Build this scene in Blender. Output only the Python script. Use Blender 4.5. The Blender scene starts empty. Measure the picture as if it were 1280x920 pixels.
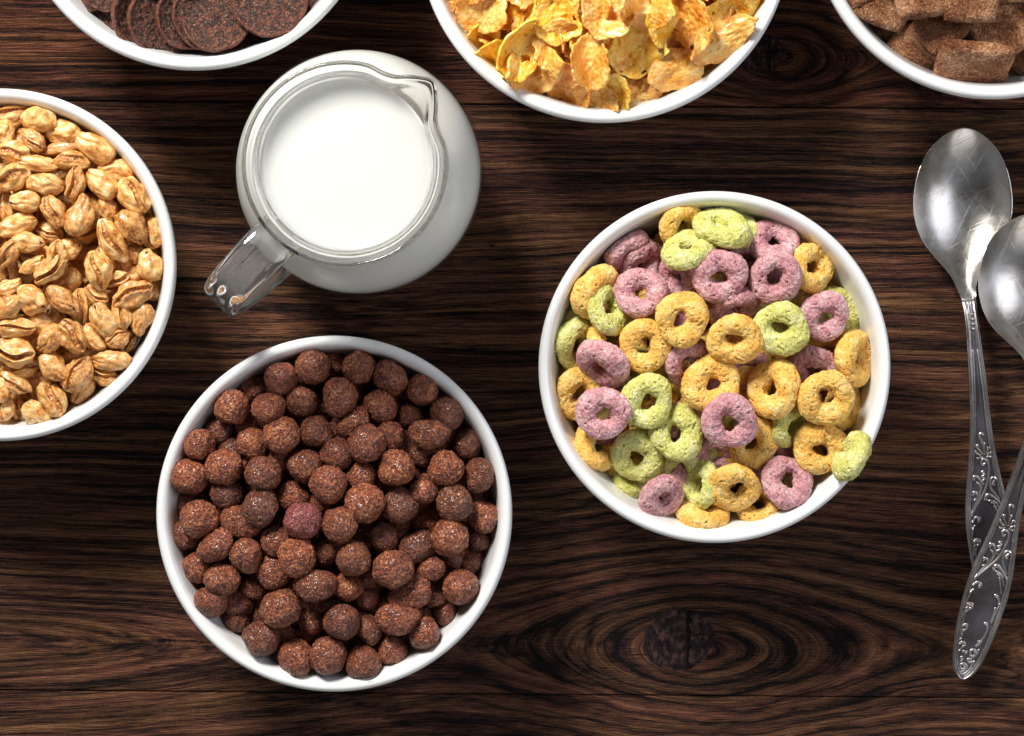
import bpy, bmesh, math, random
import numpy as np
from mathutils import Vector, Matrix, Euler, noise as mnoise

random.seed(7); rng = np.random.default_rng(11)
scene = bpy.context.scene
COL = scene.collection
PI = math.pi
# ------------------------------------------------------------------ camera geometry
CAM_Z = 0.86; RIM_Z = 0.058; PX = 0.0003; NX, NY = 640.0, 330.0
K = PX / 0.80                      # metres per photo pixel per metre of distance
def P(px, py, z):
    s = K * (CAM_Z - z)
    return Vector(((px - NX) * s, -(py - NY) * s, z))
cam_d = bpy.data.cameras.new('camera'); cam = bpy.data.objects.new('camera', cam_d); COL.objects.link(cam)
cam_d.sensor_width = 36; cam_d.lens = 36 / (1280 * K); cam_d.shift_y = -(460 - NY) / 1280
cam_d.clip_start = 0.01; cam_d.clip_end = 50
cam.location = (0, 0, CAM_Z)
scene.camera = cam

# ------------------------------------------------------------------ object helpers
def link(o): COL.objects.link(o); return o
def tag(o, label=None, cat=None, group=None, kind=None):
    if label: o['label'] = label
    if cat: o['category'] = cat
    if group: o['group'] = group
    if kind: o['kind'] = kind
    return o
def mesh_from(name, V, F, mat=None, smooth=True):
    me = bpy.data.meshes.new(name)
    me.from_pydata([tuple(map(float, v)) for v in V], [], F)
    me.update()
    if mat: me.materials.append(mat)
    if smooth: me.polygons.foreach_set('use_smooth', [True] * len(me.polygons))
    return me
def obj(name, me, parent=None):
    o = bpy.data.objects.new(name, me); link(o)
    if parent: o.parent = parent
    return o
def empty(name, loc=(0, 0, 0)):
    o = bpy.data.objects.new(name, None); link(o); o.location = loc; o.empty_display_size = 0.01
    return o
def verts_of(me):
    a = np.empty(len(me.vertices) * 3); me.vertices.foreach_get('co', a); return a.reshape(-1, 3)
def set_verts(me, a):
    me.vertices.foreach_set('co', a.ravel()); me.update()
def fbm(p, scale, octs=3, seed=0.0, gain=.5):
    v = 0; a = 1; q = Vector((p[0] * scale + seed, p[1] * scale + seed * 1.7, p[2] * scale - seed))
    for _ in range(octs):
        v += a * mnoise.noise(q); q = q * 2.03; a *= gain
    return v
def lathe(profile, seg=128, close_loop=True):
    V = []; F = []
    n = len(profile)
    for j in range(seg):
        a = 2 * PI * j / seg; c, s = math.cos(a), math.sin(a)
        for r, z in profile: V.append((r * c, r * s, z))
    for j in range(seg):
        k = (j + 1) % seg
        for i in range(n if close_loop else n - 1):
            i2 = (i + 1) % n
            F.append((j * n + i, k * n + i, k * n + i2, j * n + i2))
    return V, F
def smooth_pts(pts, sub=6):
    pts = [np.array(p, float) for p in pts]; out = []
    n = len(pts)
    for i in range(n - 1):
        p0 = pts[max(i - 1, 0)]; p1 = pts[i]; p2 = pts[i + 1]; p3 = pts[min(i + 2, n - 1)]
        for k in range(sub):
            t = k / sub
            out.append(.5 * ((2 * p1) + (p2 - p0) * t + (2 * p0 - 5 * p1 + 4 * p2 - p3) * t * t + (3 * p1 - p0 - 3 * p2 + p3) * t ** 3))
    out.append(pts[-1]); return out

# ------------------------------------------------------------------ node helpers
class NT:
    def __init__(s, name):
        s.m = bpy.data.materials.new(name); s.m.use_nodes = True
        s.t = s.m.node_tree; s.t.nodes.clear()
        s.out = s.t.nodes.new('ShaderNodeOutputMaterial')
    def n(s, typ, _ins=None, **kw):
        nd = s.t.nodes.new('ShaderNode' + typ)
        for k, v in kw.items(): setattr(nd, k, v)
        for k, v in (_ins or {}).items(): s.set(nd.inputs[k], v)
        return nd
    def set(s, sock, v):
        if isinstance(v, bpy.types.NodeSocket): s.t.links.new(v, sock)
        elif isinstance(v, bpy.types.Node): s.t.links.new(v.outputs[0], sock)
        else:
            if isinstance(v, tuple) and len(v) == 3 and sock.type == 'RGBA': v = v + (1,)
            sock.default_value = v
    def math(s, op, a, b=0.0, c=None, clamp=False):
        nd = s.n('Math', operation=op, use_clamp=clamp); s.set(nd.inputs[0], a); s.set(nd.inputs[1], b)
        if c is not None: s.set(nd.inputs[2], c)
        return nd.outputs[0]
    def vec(s, x, y, z=0.0):
        nd = s.n('CombineXYZ'); s.set(nd.inputs[0], x); s.set(nd.inputs[1], y); s.set(nd.inputs[2], z); return nd.outputs[0]
    def noise(s, v, scale=1.0, detail=3.0, rough=.5, dist=0.0):
        return s.n('TexNoise', {'Vector': v, 'Scale': scale, 'Detail': detail, 'Roughness': rough, 'Distortion': dist}).outputs[0]
    def voro(s, v, scale=1.0, feature='F1', rnd=1.0):
        return s.n('TexVoronoi', {'Vector': v, 'Scale': scale, 'Randomness': rnd}, feature=feature).outputs['Distance']
    def ramp(s, f, stops, interp='LINEAR'):
        nd = s.n('ValToRGB', {0: f}); cr = nd.color_ramp; cr.interpolation = interp
        while len(cr.elements) < len(stops): cr.elements.new(.5)
        for e, (p, c) in zip(cr.elements, stops):
            e.position = p; e.color = (c if isinstance(c, tuple) else (c, c, c)) + (1,)
        return nd.outputs[0]
    def mix(s, f, a, b, mode='MIX'):
        nd = s.n('Mix', data_type='RGBA', blend_type=mode)
        s.set(nd.inputs[0], f); s.set(nd.inputs[6], a); s.set(nd.inputs[7], b); return nd.outputs[2]
    def rng(s, f, a, b, c=0.0, d=1.0, smooth=False):
        nd = s.n('MapRange', {0: f, 1: a, 2: b, 3: c, 4: d}, interpolation_type='SMOOTHSTEP' if smooth else 'LINEAR'); return nd.outputs[0]
    def bump(s, h, dist, strength=1.0, normal=None):
        nd = s.n('Bump', {'Height': h, 'Distance': dist, 'Strength': strength})
        if normal is not None: s.set(nd.inputs['Normal'], normal)
        return nd.outputs[0]
    def bsdf(s, **kw):
        nd = s.n('BsdfPrincipled')
        for k, v in kw.items(): s.set(nd.inputs[k.replace('_', ' ')], v)
        s.t.links.new(nd.outputs[0], s.out.inputs[0]); return s.m
    def objvec(s, jitter=40.0):
        tc = s.n('TexCoord').outputs['Object']; r = s.n('ObjectInfo').outputs['Random']
        return s.n('VectorMath', {0: tc, 1: s.vec(s.math('MULTIPLY', r, jitter), s.math('MULTIPLY', r, -jitter * .7), s.math('MULTIPLY', r, jitter * .3))}, operation='ADD').outputs[0], r

# ------------------------------------------------------------------ wood
def wood_material(name, knots, seed, tint=(1, 1, 1), dark=1.0):
    t = NT(name)
    pos = t.n('NewGeometry').outputs['Position']
    sp = t.n('SeparateXYZ', {0: pos})
    u = 1 / (K * CAM_Z)
    X = t.math('MULTIPLY_ADD', sp.outputs[0], u, NX)          # table coordinates, one unit = 0.32 mm
    Y = t.math('MULTIPLY_ADD', sp.outputs[1], -u, NY)
    # slow waviness of the grain
    w1 = t.noise(t.vec(t.math('MULTIPLY', X, .0017), t.math('MULTIPLY', Y, .0045), seed), 1, 2)
    w2 = t.noise(t.vec(t.math('MULTIPLY', X, .009), t.math('MULTIPLY', Y, .02), seed + 3), 1, 2)
    F = t.math('ADD', Y, t.math('MULTIPLY', t.math('SUBTRACT', w1, .5), 46))
    F = t.math('ADD', F, t.math('MULTIPLY', t.math('SUBTRACT', w2, .5), 7))
    knotmask = None; third = t.math('MULTIPLY', Y, .002)
    near = 0.0
    for (kx, ky, q, L, R) in knots:
        dx = t.math('SUBTRACT', X, kx); dy = t.math('SUBTRACT', F, ky)
        dx2 = t.math('MULTIPLY', dx, dx); dy2 = t.math('MULTIPLY', dy, dy)
        e = t.math('POWER', 2.71828, t.math('MULTIPLY', dx2, -1.0 / L ** 2))
        G = t.math('SQRT', t.math('ADD', dy2, t.math('MULTIPLY', t.math('MULTIPLY', dx2, q), e)))
        # far from the knot the ring field eases back to the straight grain
        w_ = t.rng(t.math('ABSOLUTE', dx), L * .9, L * 1.8, 1, 0, True)
        sg = t.math('DIVIDE', dy, t.math('ADD', t.math('ABSOLUTE', dy), 10))
        third = t.math('ADD', third, t.math('MULTIPLY', sg, t.math('MULTIPLY_ADD', t.math('SUBTRACT', 1, w_), 2.5, .22)))
        F = G
        a = t.math('SUBTRACT', X, kx + R * -.75); b = t.math('SUBTRACT', Y, ky - R * .2)
        wob = t.noise(t.vec(t.math('MULTIPLY', X, .03), t.math('MULTIPLY', Y, .03), 5), 1, 3)
        rr = t.math('SQRT', t.math('ADD', t.math('MULTIPLY', a, a), t.math('MULTIPLY', t.math('MULTIPLY', b, b), 1.2)))
        rr = t.math('ADD', rr, t.math('MULTIPLY', t.math('SUBTRACT', wob, .5), 26))
        km = t.rng(rr, R * .95, R * 1.06, 1, 0, True)
        near = t.rng(rr, L * .6, L * 1.25, 1, 0, True)
        knotmask = (km, a, b, rr, R)
    # growth rings: broad ridges and narrow dark valleys
    r1 = t.noise(t.vec(t.math('MULTIPLY', X, .0014), t.math('MULTIPLY', F, .042), third), 1, 2, .55)
    r2 = t.noise(t.vec(t.math('MULTIPLY', X, .0030), t.math('MULTIPLY', F, .15), t.math('ADD', third, 7)), 1, 3, .6)
    fine = t.noise(t.vec(t.math('MULTIPLY', X, .013), t.math('MULTIPLY', F, .62), 3), 1, 3, .65)
    fib = t.noise(t.vec(t.math('MULTIPLY', X, .045), t.math('MULTIPLY', Y, .85), 9), 1, 3, .7)
    grit = t.noise(t.vec(t.math('MULTIPLY', X, .45), t.math('MULTIPLY', Y, .75), 2), 1, 3, .7)
    if knots:   # clearer rings round the knot
        ring = t.math('MULTIPLY_ADD', t.math('SINE', t.math('MULTIPLY', t.math('ADD', F, t.math('MULTIPLY', w2, 34)), 2 * PI / 16.0)), .5, .5)
        ring = t.math('POWER', ring, .36)
        r2 = t.mix(t.math('MULTIPLY', near, .52), r2, t.rng(ring, 0, 1, .12, .60))
    ln = t.noise(t.vec(t.math('MULTIPLY', X, .0032), t.math('MULTIPLY', F, .11), t.math('ADD', third, 31)), 1, 2, .5)
    ln = t.rng(t.math('ABSOLUTE', t.math('SUBTRACT', ln, .5)), .0, .035, 1, 0)
    base = t.math('ADD', t.math('MULTIPLY', r1, .32), t.math('MULTIPLY', r2, .68))
    h = t.math('ADD', base, t.math('MULTIPLY', t.math('SUBTRACT', fine, .5), .42))
    h = t.math('ADD', h, t.math('MULTIPLY', t.math('SUBTRACT', fib, .5), .46))
    h = t.math('ADD', h, t.math('MULTIPLY', t.math('SUBTRACT', grit, .5), .32))
    h = t.math('SUBTRACT', h, t.math('MULTIPLY', ln, .085))
    hue = t.noise(t.vec(t.math('MULTIPLY', X, .0022), t.math('MULTIPLY', F, .045), seed + 20), 1, 3, .6)
    browns = t.ramp(h, [(.34, (.003, .0020, .0020)), (.41, (.018, .0084, .0060)), (.47, (.058, .0255, .0135)), (.55, (.112, .050, .0240)), (.68, (.27, .130, .058))])
    reds = t.ramp(h, [(.34, (.0035, .002, .003)), (.41, (.021, .0085, .0085)), (.47, (.058, .0215, .0150)), (.55, (.110, .041, .0260)), (.68, (.27, .115, .066))])
    col = t.mix(t.rng(hue, .42, .60), browns, reds)
    # narrow long cracks
    cr = t.noise(t.vec(t.math('MULTIPLY', X, .0035), t.math('MULTIPLY', Y, .085), seed + 40), 1, 2, .5)
    crk = t.math('ABSOLUTE', t.math('SUBTRACT', cr, .5)); crk = t.rng(crk, .0, .012, 1, 0)
    gate = t.noise(t.vec(t.math('MULTIPLY', X, .006), t.math('MULTIPLY', Y, .02), seed + 50), 1, 2)
    crk = t.math('MULTIPLY', crk, t.rng(gate, .50, .60))
    col = t.mix(crk, col, (.003, .002, .002))
    # pale specks of dust and worn fibre
    sp_ = t.noise(t.vec(t.math('MULTIPLY', X, .16), t.math('MULTIPLY', Y, .5), seed + 60), 1, 2, .6)
    col = t.mix(t.math('MULTIPLY', t.rng(sp_, .70, .80), .35), col, (.30, .19, .13))
    height = h
    if knotmask:
        km, a, b, rr, R = knotmask
        kn = t.noise(t.vec(t.math('MULTIPLY', X, .12), t.math('MULTIPLY', Y, .07), 8), 1, 4, .7)
        kr = t.math('MULTIPLY_ADD', t.math('SINE', t.math('MULTIPLY', t.math('ADD', rr, t.math('MULTIPLY', kn, 14)), .5)), .04, kn)
        kcol = t.ramp(kr, [(.38, (.003, .002, .0025)), (.5, (.016, .0085, .009)), (.64, (.07, .035, .030))])
        c1 = t.math('ABSOLUTE', t.math('ADD', t.math('SUBTRACT', a, R * .28), t.math('MULTIPLY', t.math('SUBTRACT', kn, .5), 14)))
        c1 = t.rng(c1, .8, 2.6, 1, 0)
        c2 = t.math('ABSOLUTE', t.math('ADD', t.math('SUBTRACT', b, R * -.1), t.math('MULTIPLY', t.math('SUBTRACT', kn, .5), 30)))
        c2 = t.math('MULTIPLY', t.rng(c2, .5, 1.6, 1, 0), t.math('GREATER_THAN', a, R * .1))
        cc = t.math('MAXIMUM', c1, c2)
        kcol = t.mix(cc, kcol, (.001, .001, .001))
        col = t.mix(km, col, kcol)
        kh = t.math('SUBTRACT', t.math('MULTIPLY_ADD', kr, .5, .2), cc)
        height = t.mix(km, height, kh)
    height = t.math('SUBTRACT', height, t.math('MULTIPLY', crk, .25))
    col = t.mix(1.0, col, tuple(c * dark for c in tint), 'MULTIPLY')
    nrm = t.bump(height, .0022, 1.0)
    rgh = t.rng(h, .35, .65, .75, .52)
    return t.bsdf(Base_Color=col, Roughness=rgh, Normal=nrm, Specular_IOR_Level=.14)

w_top = wood_material('dark_wood_reddish', [(975, 72, .30, 150, 27)], 2.0, (1.1, .95, .93))
w_mid = wood_material('dark_wood_brown', [(880, 808, .17, 330, 42)], 11.0)
w_low = w_mid
table = empty('table_surface'); tag(table, 'dark weathered brown wooden table planks under all the bowls', 'table', kind='structure')
def plank(y0l, y0r, y1l, y1r, mat, x0=-1000, x1=2280):
    # y..l at photo x=0, y..r at photo x=1280; edges eased by a small bevel
    def yy(l, r, x): return l + (r - l) * x / 1280
    me = bpy.data.meshes.new('plank'); bm = bmesh.new()
    top = [P(x0, yy(y1l, y1r, x0), 0), P(x1, yy(y1l, y1r, x1), 0), P(x1, yy(y0l, y0r, x1), 0), P(x0, yy(y0l, y0r, x0), 0)]
    vs = [bm.verts.new(v) for v in top]; lo = [bm.verts.new((v.x, v.y, -.03)) for v in top]
    bm.faces.new(vs); bm.faces.new(lo[::-1])
    for i in range(4): bm.faces.new((vs[i], lo[i], lo[(i + 1) % 4], vs[(i + 1) % 4]))
    bmesh.ops.recalc_face_normals(bm, faces=bm.faces)
    ed = [e for e in bm.edges if abs(e.verts[0].co.z) < 1e-6 and abs(e.verts[1].co.z) < 1e-6]
    bmesh.ops.bevel(bm, geom=ed, offset=.0007, segments=3, affect='EDGES', profile=.5)
    bm.to_mesh(me); bm.free(); me.materials.append(mat)
    return obj('plank', me, table)
plank(-700, -690, 124.2, 135.6, w_top)
plank(126, 137.4, 862.3, 872.6, w_mid)
plank(863.6, 873.6, 1700, 1710, w_low)

# ------------------------------------------------------------------ bowls
def porcelain():
    t = NT('white_porcelain')
    v = t.n('TexCoord').outputs['Object']
    b = t.noise(v, 55, 2)
    c = t.mix(t.noise(v, 12, 2), (.72, .73, .73), (.76, .775, .785))
    return t.bsdf(Base_Color=c, Roughness=.22, Specular_IOR_Level=.5, Coat_Weight=.5, Coat_Roughness=.05, Normal=t.bump(b, .0002, .2))
M_BOWL = porcelain()
# unit bowl: rim radius 66 mm
def inner_r(z):   # inner wall radius (m) at height z for a 66 mm bowl
    return float(np.interp(z, [.008, .010, .014, .022, .034, .046, .055, .058], [.0, .028, .039, .0480, .0545, .0582, .0600, .0608]))
_rs = np.array([0, .020, .028, .039, .0480, .0545, .0582, .0600, .0608]); _zs = np.array([.008, .0085, .010, .014, .022, .034, .046, .055, .058])
def inner_z(r): return np.interp(r, _rs, _zs)
prof = smooth_pts([(0.0001, .0055), (.022, .0055), (.026, .0035), (.0265, .0002), (.0295, .0002), (.031, .0045), (.041, .0095), (.0505, .0175), (.0583, .0295), (.0628, .043), (.0653, .054), (.0658, .0570), (.0655, .0588), (.0644, .0599), (.0630, .0598), (.0618, .0588), (.0609, .0570), (.0600, .0535), (.0582, .046), (.0545, .034), (.0480, .022), (.039, .014), (.028, .010), (.015, .0085), (0.0001, .0082)], 5)
V, F = lathe([(max(p[0], .0001), p[1]) for p in prof], 160, False)
bowl_me = mesh_from('bowl', V, F, M_BOWL)
BOWLS = {'puff': (-1, 331, 220.5, 'white round bowl filled with honey puffed wheat at the left edge'),
         'ball': (417.5, 642.5, 222.5, 'white round bowl filled with brown cocoa balls'),
         'loop': (893.5, 459, 220, 'white round bowl filled with yellow, green and purple loops'),
         'flake': (756, -80, 233, 'white round bowl filled with golden corn flakes at the top edge'),
         'disc': (243, -138.6, 226, 'white round bowl filled with dark chocolate discs in the top left corner'),
         'pillow': (1243, -105, 228.5, 'white round bowl filled with cinnamon brown pillows in the top right corner')}
for k, (cx, cy, R, lab) in BOWLS.items():
    o = obj('cereal_bowl', bowl_me)
    c = P(cx, cy, .0590); s = R * K * (CAM_Z - .0575) / .0658
    o.location = (c.x, c.y, 0); o.scale = (s, s, 1.0)
    o.rotation_euler.z = random.random() * 6
    tag(o, lab, 'bowl', 'white cereal bowls on the table')

# ------------------------------------------------------------------ piling: pieces are lowered on to what lies beneath them
INZ = [.0082, .010, .014, .022, .034, .046, .055, .0575]; INR = [.015, .028, .039, .0480, .0545, .0582, .0600, .0606]
class Pile:
    C = .0005
    def __init__(s, key, floor):
        cx, cy, R, _ = BOWLS[key]; s.cx, s.cy, s.R = cx, cy, R
        s.c = P(cx, cy, .058); s.k = R * K * (CAM_Z - .0575) / .0658
        s.n = int(.17 / s.C); s.x0 = s.c.x - .085; s.y0 = s.c.y - .085
        g = (np.arange(s.n) + .5) * s.C - .085
        r = np.sqrt(g[:, None] ** 2 + g[None, :] ** 2) / s.k
        s.H = np.where(r < .0606, np.maximum(inner_z(r), floor), np.where(r < .0655, .0595, -1))
    def top(s, x, y, bulge, edge):     # height that the pile's surface should have
        r = math.hypot(x - s.c.x, y - s.c.y) / (s.k * .0617)
        return RIM_Z + edge + (bulge) * (1 - min(r, 1.1) ** 2)
    def drop(s, L, x, y, zhi, sink=.0006, zlo=None):
        ix = ((L[:, 0] + x - s.x0) / s.C).astype(int).clip(0, s.n - 1); iy = ((L[:, 1] + y - s.y0) / s.C).astype(int).clip(0, s.n - 1)
        z = float(np.percentile(s.H[ix, iy] - L[:, 2], 99.0)) - sink
        z = min(z, zhi)
        if zlo is not None: z = max(z, zlo)
        np.maximum.at(s.H, (ix, iy), L[:, 2] + z)
        return z
def place(pile, name, me, px, py, rot, scale, zhi, sink=.0006, zlo=None):
    R = rot.to_matrix() if isinstance(rot, Euler) else rot
    L = (verts_of(me) * np.array(scale)) @ np.array(R).T
    if len(L) > 3000: L = L[::3]
    p = P(px, py, zhi)
    def keep_in(p, z):      # a piece may touch the bowl's wall but not pass through it
        for _ in range(3):
            X, Y = L[:, 0] + p.x - pile.c.x, L[:, 1] + p.y - pile.c.y; Z = L[:, 2] + z
            rr = np.hypot(X, Y) / pile.k; m = Z < .0575
            if not m.any(): return p
            ex = float(np.max(rr[m] - np.interp(Z[m], INZ, INR))) - .0026
            if ex <= 0: return p
            d = Vector((p.x - pile.c.x, p.y - pile.c.y, 0)); p = p - d.normalized() * min(ex * pile.k, d.length)
        return p
    if zhi < .056: p = keep_in(p, zhi)
    z = pile.drop(L, p.x, p.y, zhi, sink, zlo)
    q = P(px, py, z); q = keep_in(Vector((p.x, p.y, z)) if zhi < .056 else q, z)
    o = obj(name, me); o.location = (q.x, q.y, z)
    o.rotation_mode = 'QUATERNION'; o.rotation_quaternion = R.to_quaternion(); o.scale = scale
    return o
def beyond(key, n, mind, rmax=.86):     # spots in the part of a bowl that the picture cuts off
    cx, cy, R, _ = BOWLS[key]; out = []; tries = 0
    while len(out) < n and tries < 6000:
        tries += 1; a = random.uniform(0, 6.3); r = rmax * R * math.sqrt(random.random()); x, y = cx + r * math.cos(a), cy + r * math.sin(a)
        if -22 < x < 1302 and -22 < y: continue
        if all(math.hypot(x - u, y - v) > mind for u, v in out): out.append((x, y))
    return out
def rnd_rot(): return Euler((random.uniform(0, 6.3), random.uniform(0, 6.3), random.uniform(0, 6.3))).to_matrix()
def tilt_rot(major, tilt, spin=0.0):
    a = math.radians(-major); ax = Vector((math.cos(a), math.sin(a), 0))
    return (Matrix.Rotation(math.radians(tilt), 3, ax) @ Matrix.Rotation(a, 3, 'Z') @ Matrix.Rotation(spin, 3, 'Z'))

HOURS = ['twelve', 'one', 'two', 'three', 'four', 'five', 'six', 'seven', 'eight', 'nine', 'ten', 'eleven']
def where(key, px, py):
    cx, cy, R, _ = BOWLS[key]; dx, dy = px - cx, py - cy; r = math.hypot(dx, dy) / R
    if r < .13: return 'at the centre of the bowl'
    h = (math.degrees(math.atan2(dx, -dy)) / 15) % 24; h = int(round(h)) % 24
    ck = f"{HOURS[h // 2]} o'clock" if h % 2 == 0 else f'half past {HOURS[h // 2]}'
    ring = 'against the rim' if r > .76 else 'near the rim' if r > .6 else 'midway out' if r > .4 else 'near centre'
    return f'{ring} at {ck}'
_used = {}
def uniq(label, px, py):
    """Pieces that would read alike are told apart by which lies higher, lower, left or right."""
    _used.setdefault(label, []).append((px, py)); return label
PENDING = []
def finish_labels():
    by = {}
    for o, lab, px, py in PENDING: by.setdefault(lab, []).append((px, py, o))
    for lab, v in by.items():
        if len(v) == 1: v[0][2]['label'] = lab; continue
        xs = [q[0] for q in v]; ys = [q[1] for q in v]
        horiz = max(xs) - min(xs) > max(ys) - min(ys)
        v.sort(key=lambda q: q[0] if horiz else q[1])
        w = ['left of two', 'right of two'] if horiz else ['upper of two', 'lower of two']
        if len(v) == 3: w = ['leftmost of three', 'middle of three', 'rightmost of three'] if horiz else ['uppermost of three', 'middle of three', 'lowest of three']
        if len(v) > 3: w = [f'number {i+1} of {len(v)} from the ' + ('left' if horiz else 'top') for i in range(len(v))]
        for q, s in zip(v, w): q[2]['label'] = lab + ', ' + s

# ------------------------------------------------------------------ cocoa balls
def cocoa_mat(name, red=False):
    t = NT(name); v, r = t.objvec()
    n1 = t.noise(v, 2.2, 3, .6); n2 = t.noise(v, 6.5, 4, .75); vo = t.voro(v, 6.5); vf = t.voro(v, 12)
    f = t.math('ADD', t.math('MULTIPLY', n1, .25), t.math('MULTIPLY', n2, .75))
    if red: col = t.ramp(f, [(.40, (.11, .015, .014)), (.49, (.27, .050, .042)), (.58, (.42, .13, .11)), (.66, (.60, .30, .26))])
    else:
        a = t.ramp(f, [(.38, (.035, .007, .004)), (.45, (.155, .028, .009)), (.52, (.38, .088, .025)), (.58, (.62, .22, .075)), (.66, (.88, .52, .27))])
        b = t.ramp(f, [(.38, (.030, .006, .005)), (.45, (.135, .024, .010)), (.53, (.32, .074, .026)), (.60, (.54, .19, .080)), (.68, (.68, .40, .25))])
        col = t.mix(r, a, b)
        r2 = t.math('FRACT', t.math('MULTIPLY', r, 17.3))
        col = t.mix(t.math('MULTIPLY', t.math('POWER', r2, 2.0), .55), col, (.045, .012, .007))
    pit = t.rng(vf, .05, .26); col = t.mix(t.math('MULTIPLY', t.math('SUBTRACT', 1, pit), .65), col, (.03, .007, .005))
    h = t.math('ADD', t.math('MULTIPLY', t.rng(vo, 0, .6), .35), t.math('ADD', t.math('MULTIPLY', n2, 1.2), t.math('MULTIPLY', t.rng(vf, 0, .5), .3)))
    return t.bsdf(Base_Color=col, Roughness=t.rng(n2, .42, .60, .55, .25), Specular_IOR_Level=.7, Coat_Weight=.35, Coat_Roughness=.14, Normal=t.bump(h, .0012, 1.0))
M_COCOA = cocoa_mat('cocoa_crust'); M_COCOA_RED = cocoa_mat('maroon_crust', True)
def ico(sub):
    bm = bmesh.new(); bmesh.ops.create_icosphere(bm, subdivisions=sub, radius=1); me = bpy.data.meshes.new('m'); bm.to_mesh(me); bm.free(); return me
ball_meshes = []
for i in range(9):
    me = ico(6); me.name = 'cereal_ball'; a = verts_of(me); seed = i * 13.7
    dents = [(Vector(rng.normal(size=3)).normalized(), rng.uniform(.45, .75), rng.uniform(.05, .16)) for _ in range(4)]
    for j, p in enumerate(a):
        d = 1.03 + .12 * fbm(p, .9, 2, seed) + .035 * fbm(p, 3.6, 2, seed + 5) + .045 * fbm(p, 8.5, 3, seed + 8, .65)
        v = Vector(p)
        for dv, w, dep in dents:
            c = v.dot(dv)
            if c > w: d -= dep * (c - w) / (1 - w) * 1.2
        a[j] = p * d
    if i in (2, 6): a *= (1.22, .95, .93)
    if i in (4, 7): a *= (1.05, .98, .84)
    set_verts(me, a); me.polygons.foreach_set('use_smooth', [True] * len(me.polygons)); me.materials.append(M_COCOA)
    ball_meshes.append(me)
red_ball = ball_meshes[0].copy(); red_ball.materials.clear(); red_ball.materials.append(M_COCOA_RED)
BALLS = [  # x, y, radius, layer (0 deep, 1 mid, 2 top)
(391.8,458.7,22,2),(350,472.5,21,2),(316,487,18,0),(291,509.6,22,2),(336,512,21,2),(377,503,20,1),(250.4,556.5,20,2),(274,538,18,0),(308,536,15,0),
(314,555,20,1),(352,545,23,2),(396,541,21,1),(279,584,23,2),(236,597,23,2),(330,592,23,2),(382,584,22,1),(350,575,16,0),(292,560,15,0),(283,618,20,1),
(227,630,16,0),(250,648,23,2),(367,619,20,0),(409,605,23,2),(327,636,23,2),(402,626,16,0),(420,568,21,1),(448,460,21,2),(414,456,17,0),(488,472,23,2),
(528.7,487,20,2),(561,515,22,2),(422.5,496.5,23,2),(474,508,21,1),(513,521,17,0),(442.6,528,20,1,-30),(538,542,22,2,10),(459.6,555,24,2),(489,543.5,18,1),(505,551,15,0),
(583.5,555,18,1),(525,567,17,0),(493.5,585,23,2),(556,584,23,2),(599,594,21,2),(453,597,19,1),(528.7,611,20,1),(457,630,25,2),(500,632,22,1),(567,630,24,2),
(604,645,21,1),(424,655,23,2),(232,669,19,1),(302.6,652,22,1,20),(378,649.6,23,2,0,1),(271,681,21,2,-25),(308,695,21,2),(344,676,20,1),(372,695,25,2),(405.6,690,17,0),
(242.6,711,20,1),(276.5,724,22,2),(341.7,715,21,1),(318,733,18,0),(258,754,21,2),(349.6,760,25,2),(396,734,23,2,5),(299,753,19,0),(297,774,17,0),
(325,798,23,2),(368,825.7,23,2),(389,776,18,0),(410,818,24,2),(479,672,19,0),(521,683.5,21,1,-30),(561,673,24,2),(598,674,15,0),(564,698,16,0),
(441,699,22,2),(491,712,25,2),(539,709.6,18,1),(587,706,15,0),(575.7,732,22,2),(462,720,15,0),(513,739.6,24,1,-20),(435,734,19,1),(460,747,15,0),(543,745,17,0),
(556,766,16,0),(425.7,777,23,2),(498.7,773.5,23,2,10),(530,792,21,2),(461,786.5,20,1),(491,812.6,19,1),(454.4,829.6,22,2)]
pile = Pile('ball', .034)
def fill_random(pile, key, n, fn, rmax=.88, x0=-900, y0=-900, x1=1900, y1=980):
    cx, cy, R, _ = BOWLS[key]; st = n; row = 0
    y = cy - R * rmax
    while y < cy + R * rmax:
        x = cx - R * rmax + (st / 2 if row % 2 else 0)
        while x < cx + R * rmax:
            a, b = x + random.uniform(-.22, .22) * st, y + random.uniform(-.22, .22) * st
            if math.hypot(a - cx, b - cy) < rmax * R and x0 < a < x1 and y0 < b < y1: fn(a, b, 0)
            x += st
        y += st * .87; row += 1
GB = 'cocoa balls piled in the bowl'
def ball_fill(x, y, r):
    q = random.choice(ball_meshes); s = random.uniform(18, 21) * PX
    p = P(x, y, .05); zt = pile.top(p.x, p.y, .006, -.0155)
    o = place(pile, 'cereal_ball', q, x, y, rnd_rot(), (s,) * 3, zt, .001)
    tag(o, 'small brown cocoa ball mostly hidden underneath the top layer of cocoa balls', 'cereal ball', 'buried cocoa balls')
fill_random(pile, 'ball', 36, ball_fill, .86); fill_random(pile, 'ball', 39, ball_fill, .84)
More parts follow.
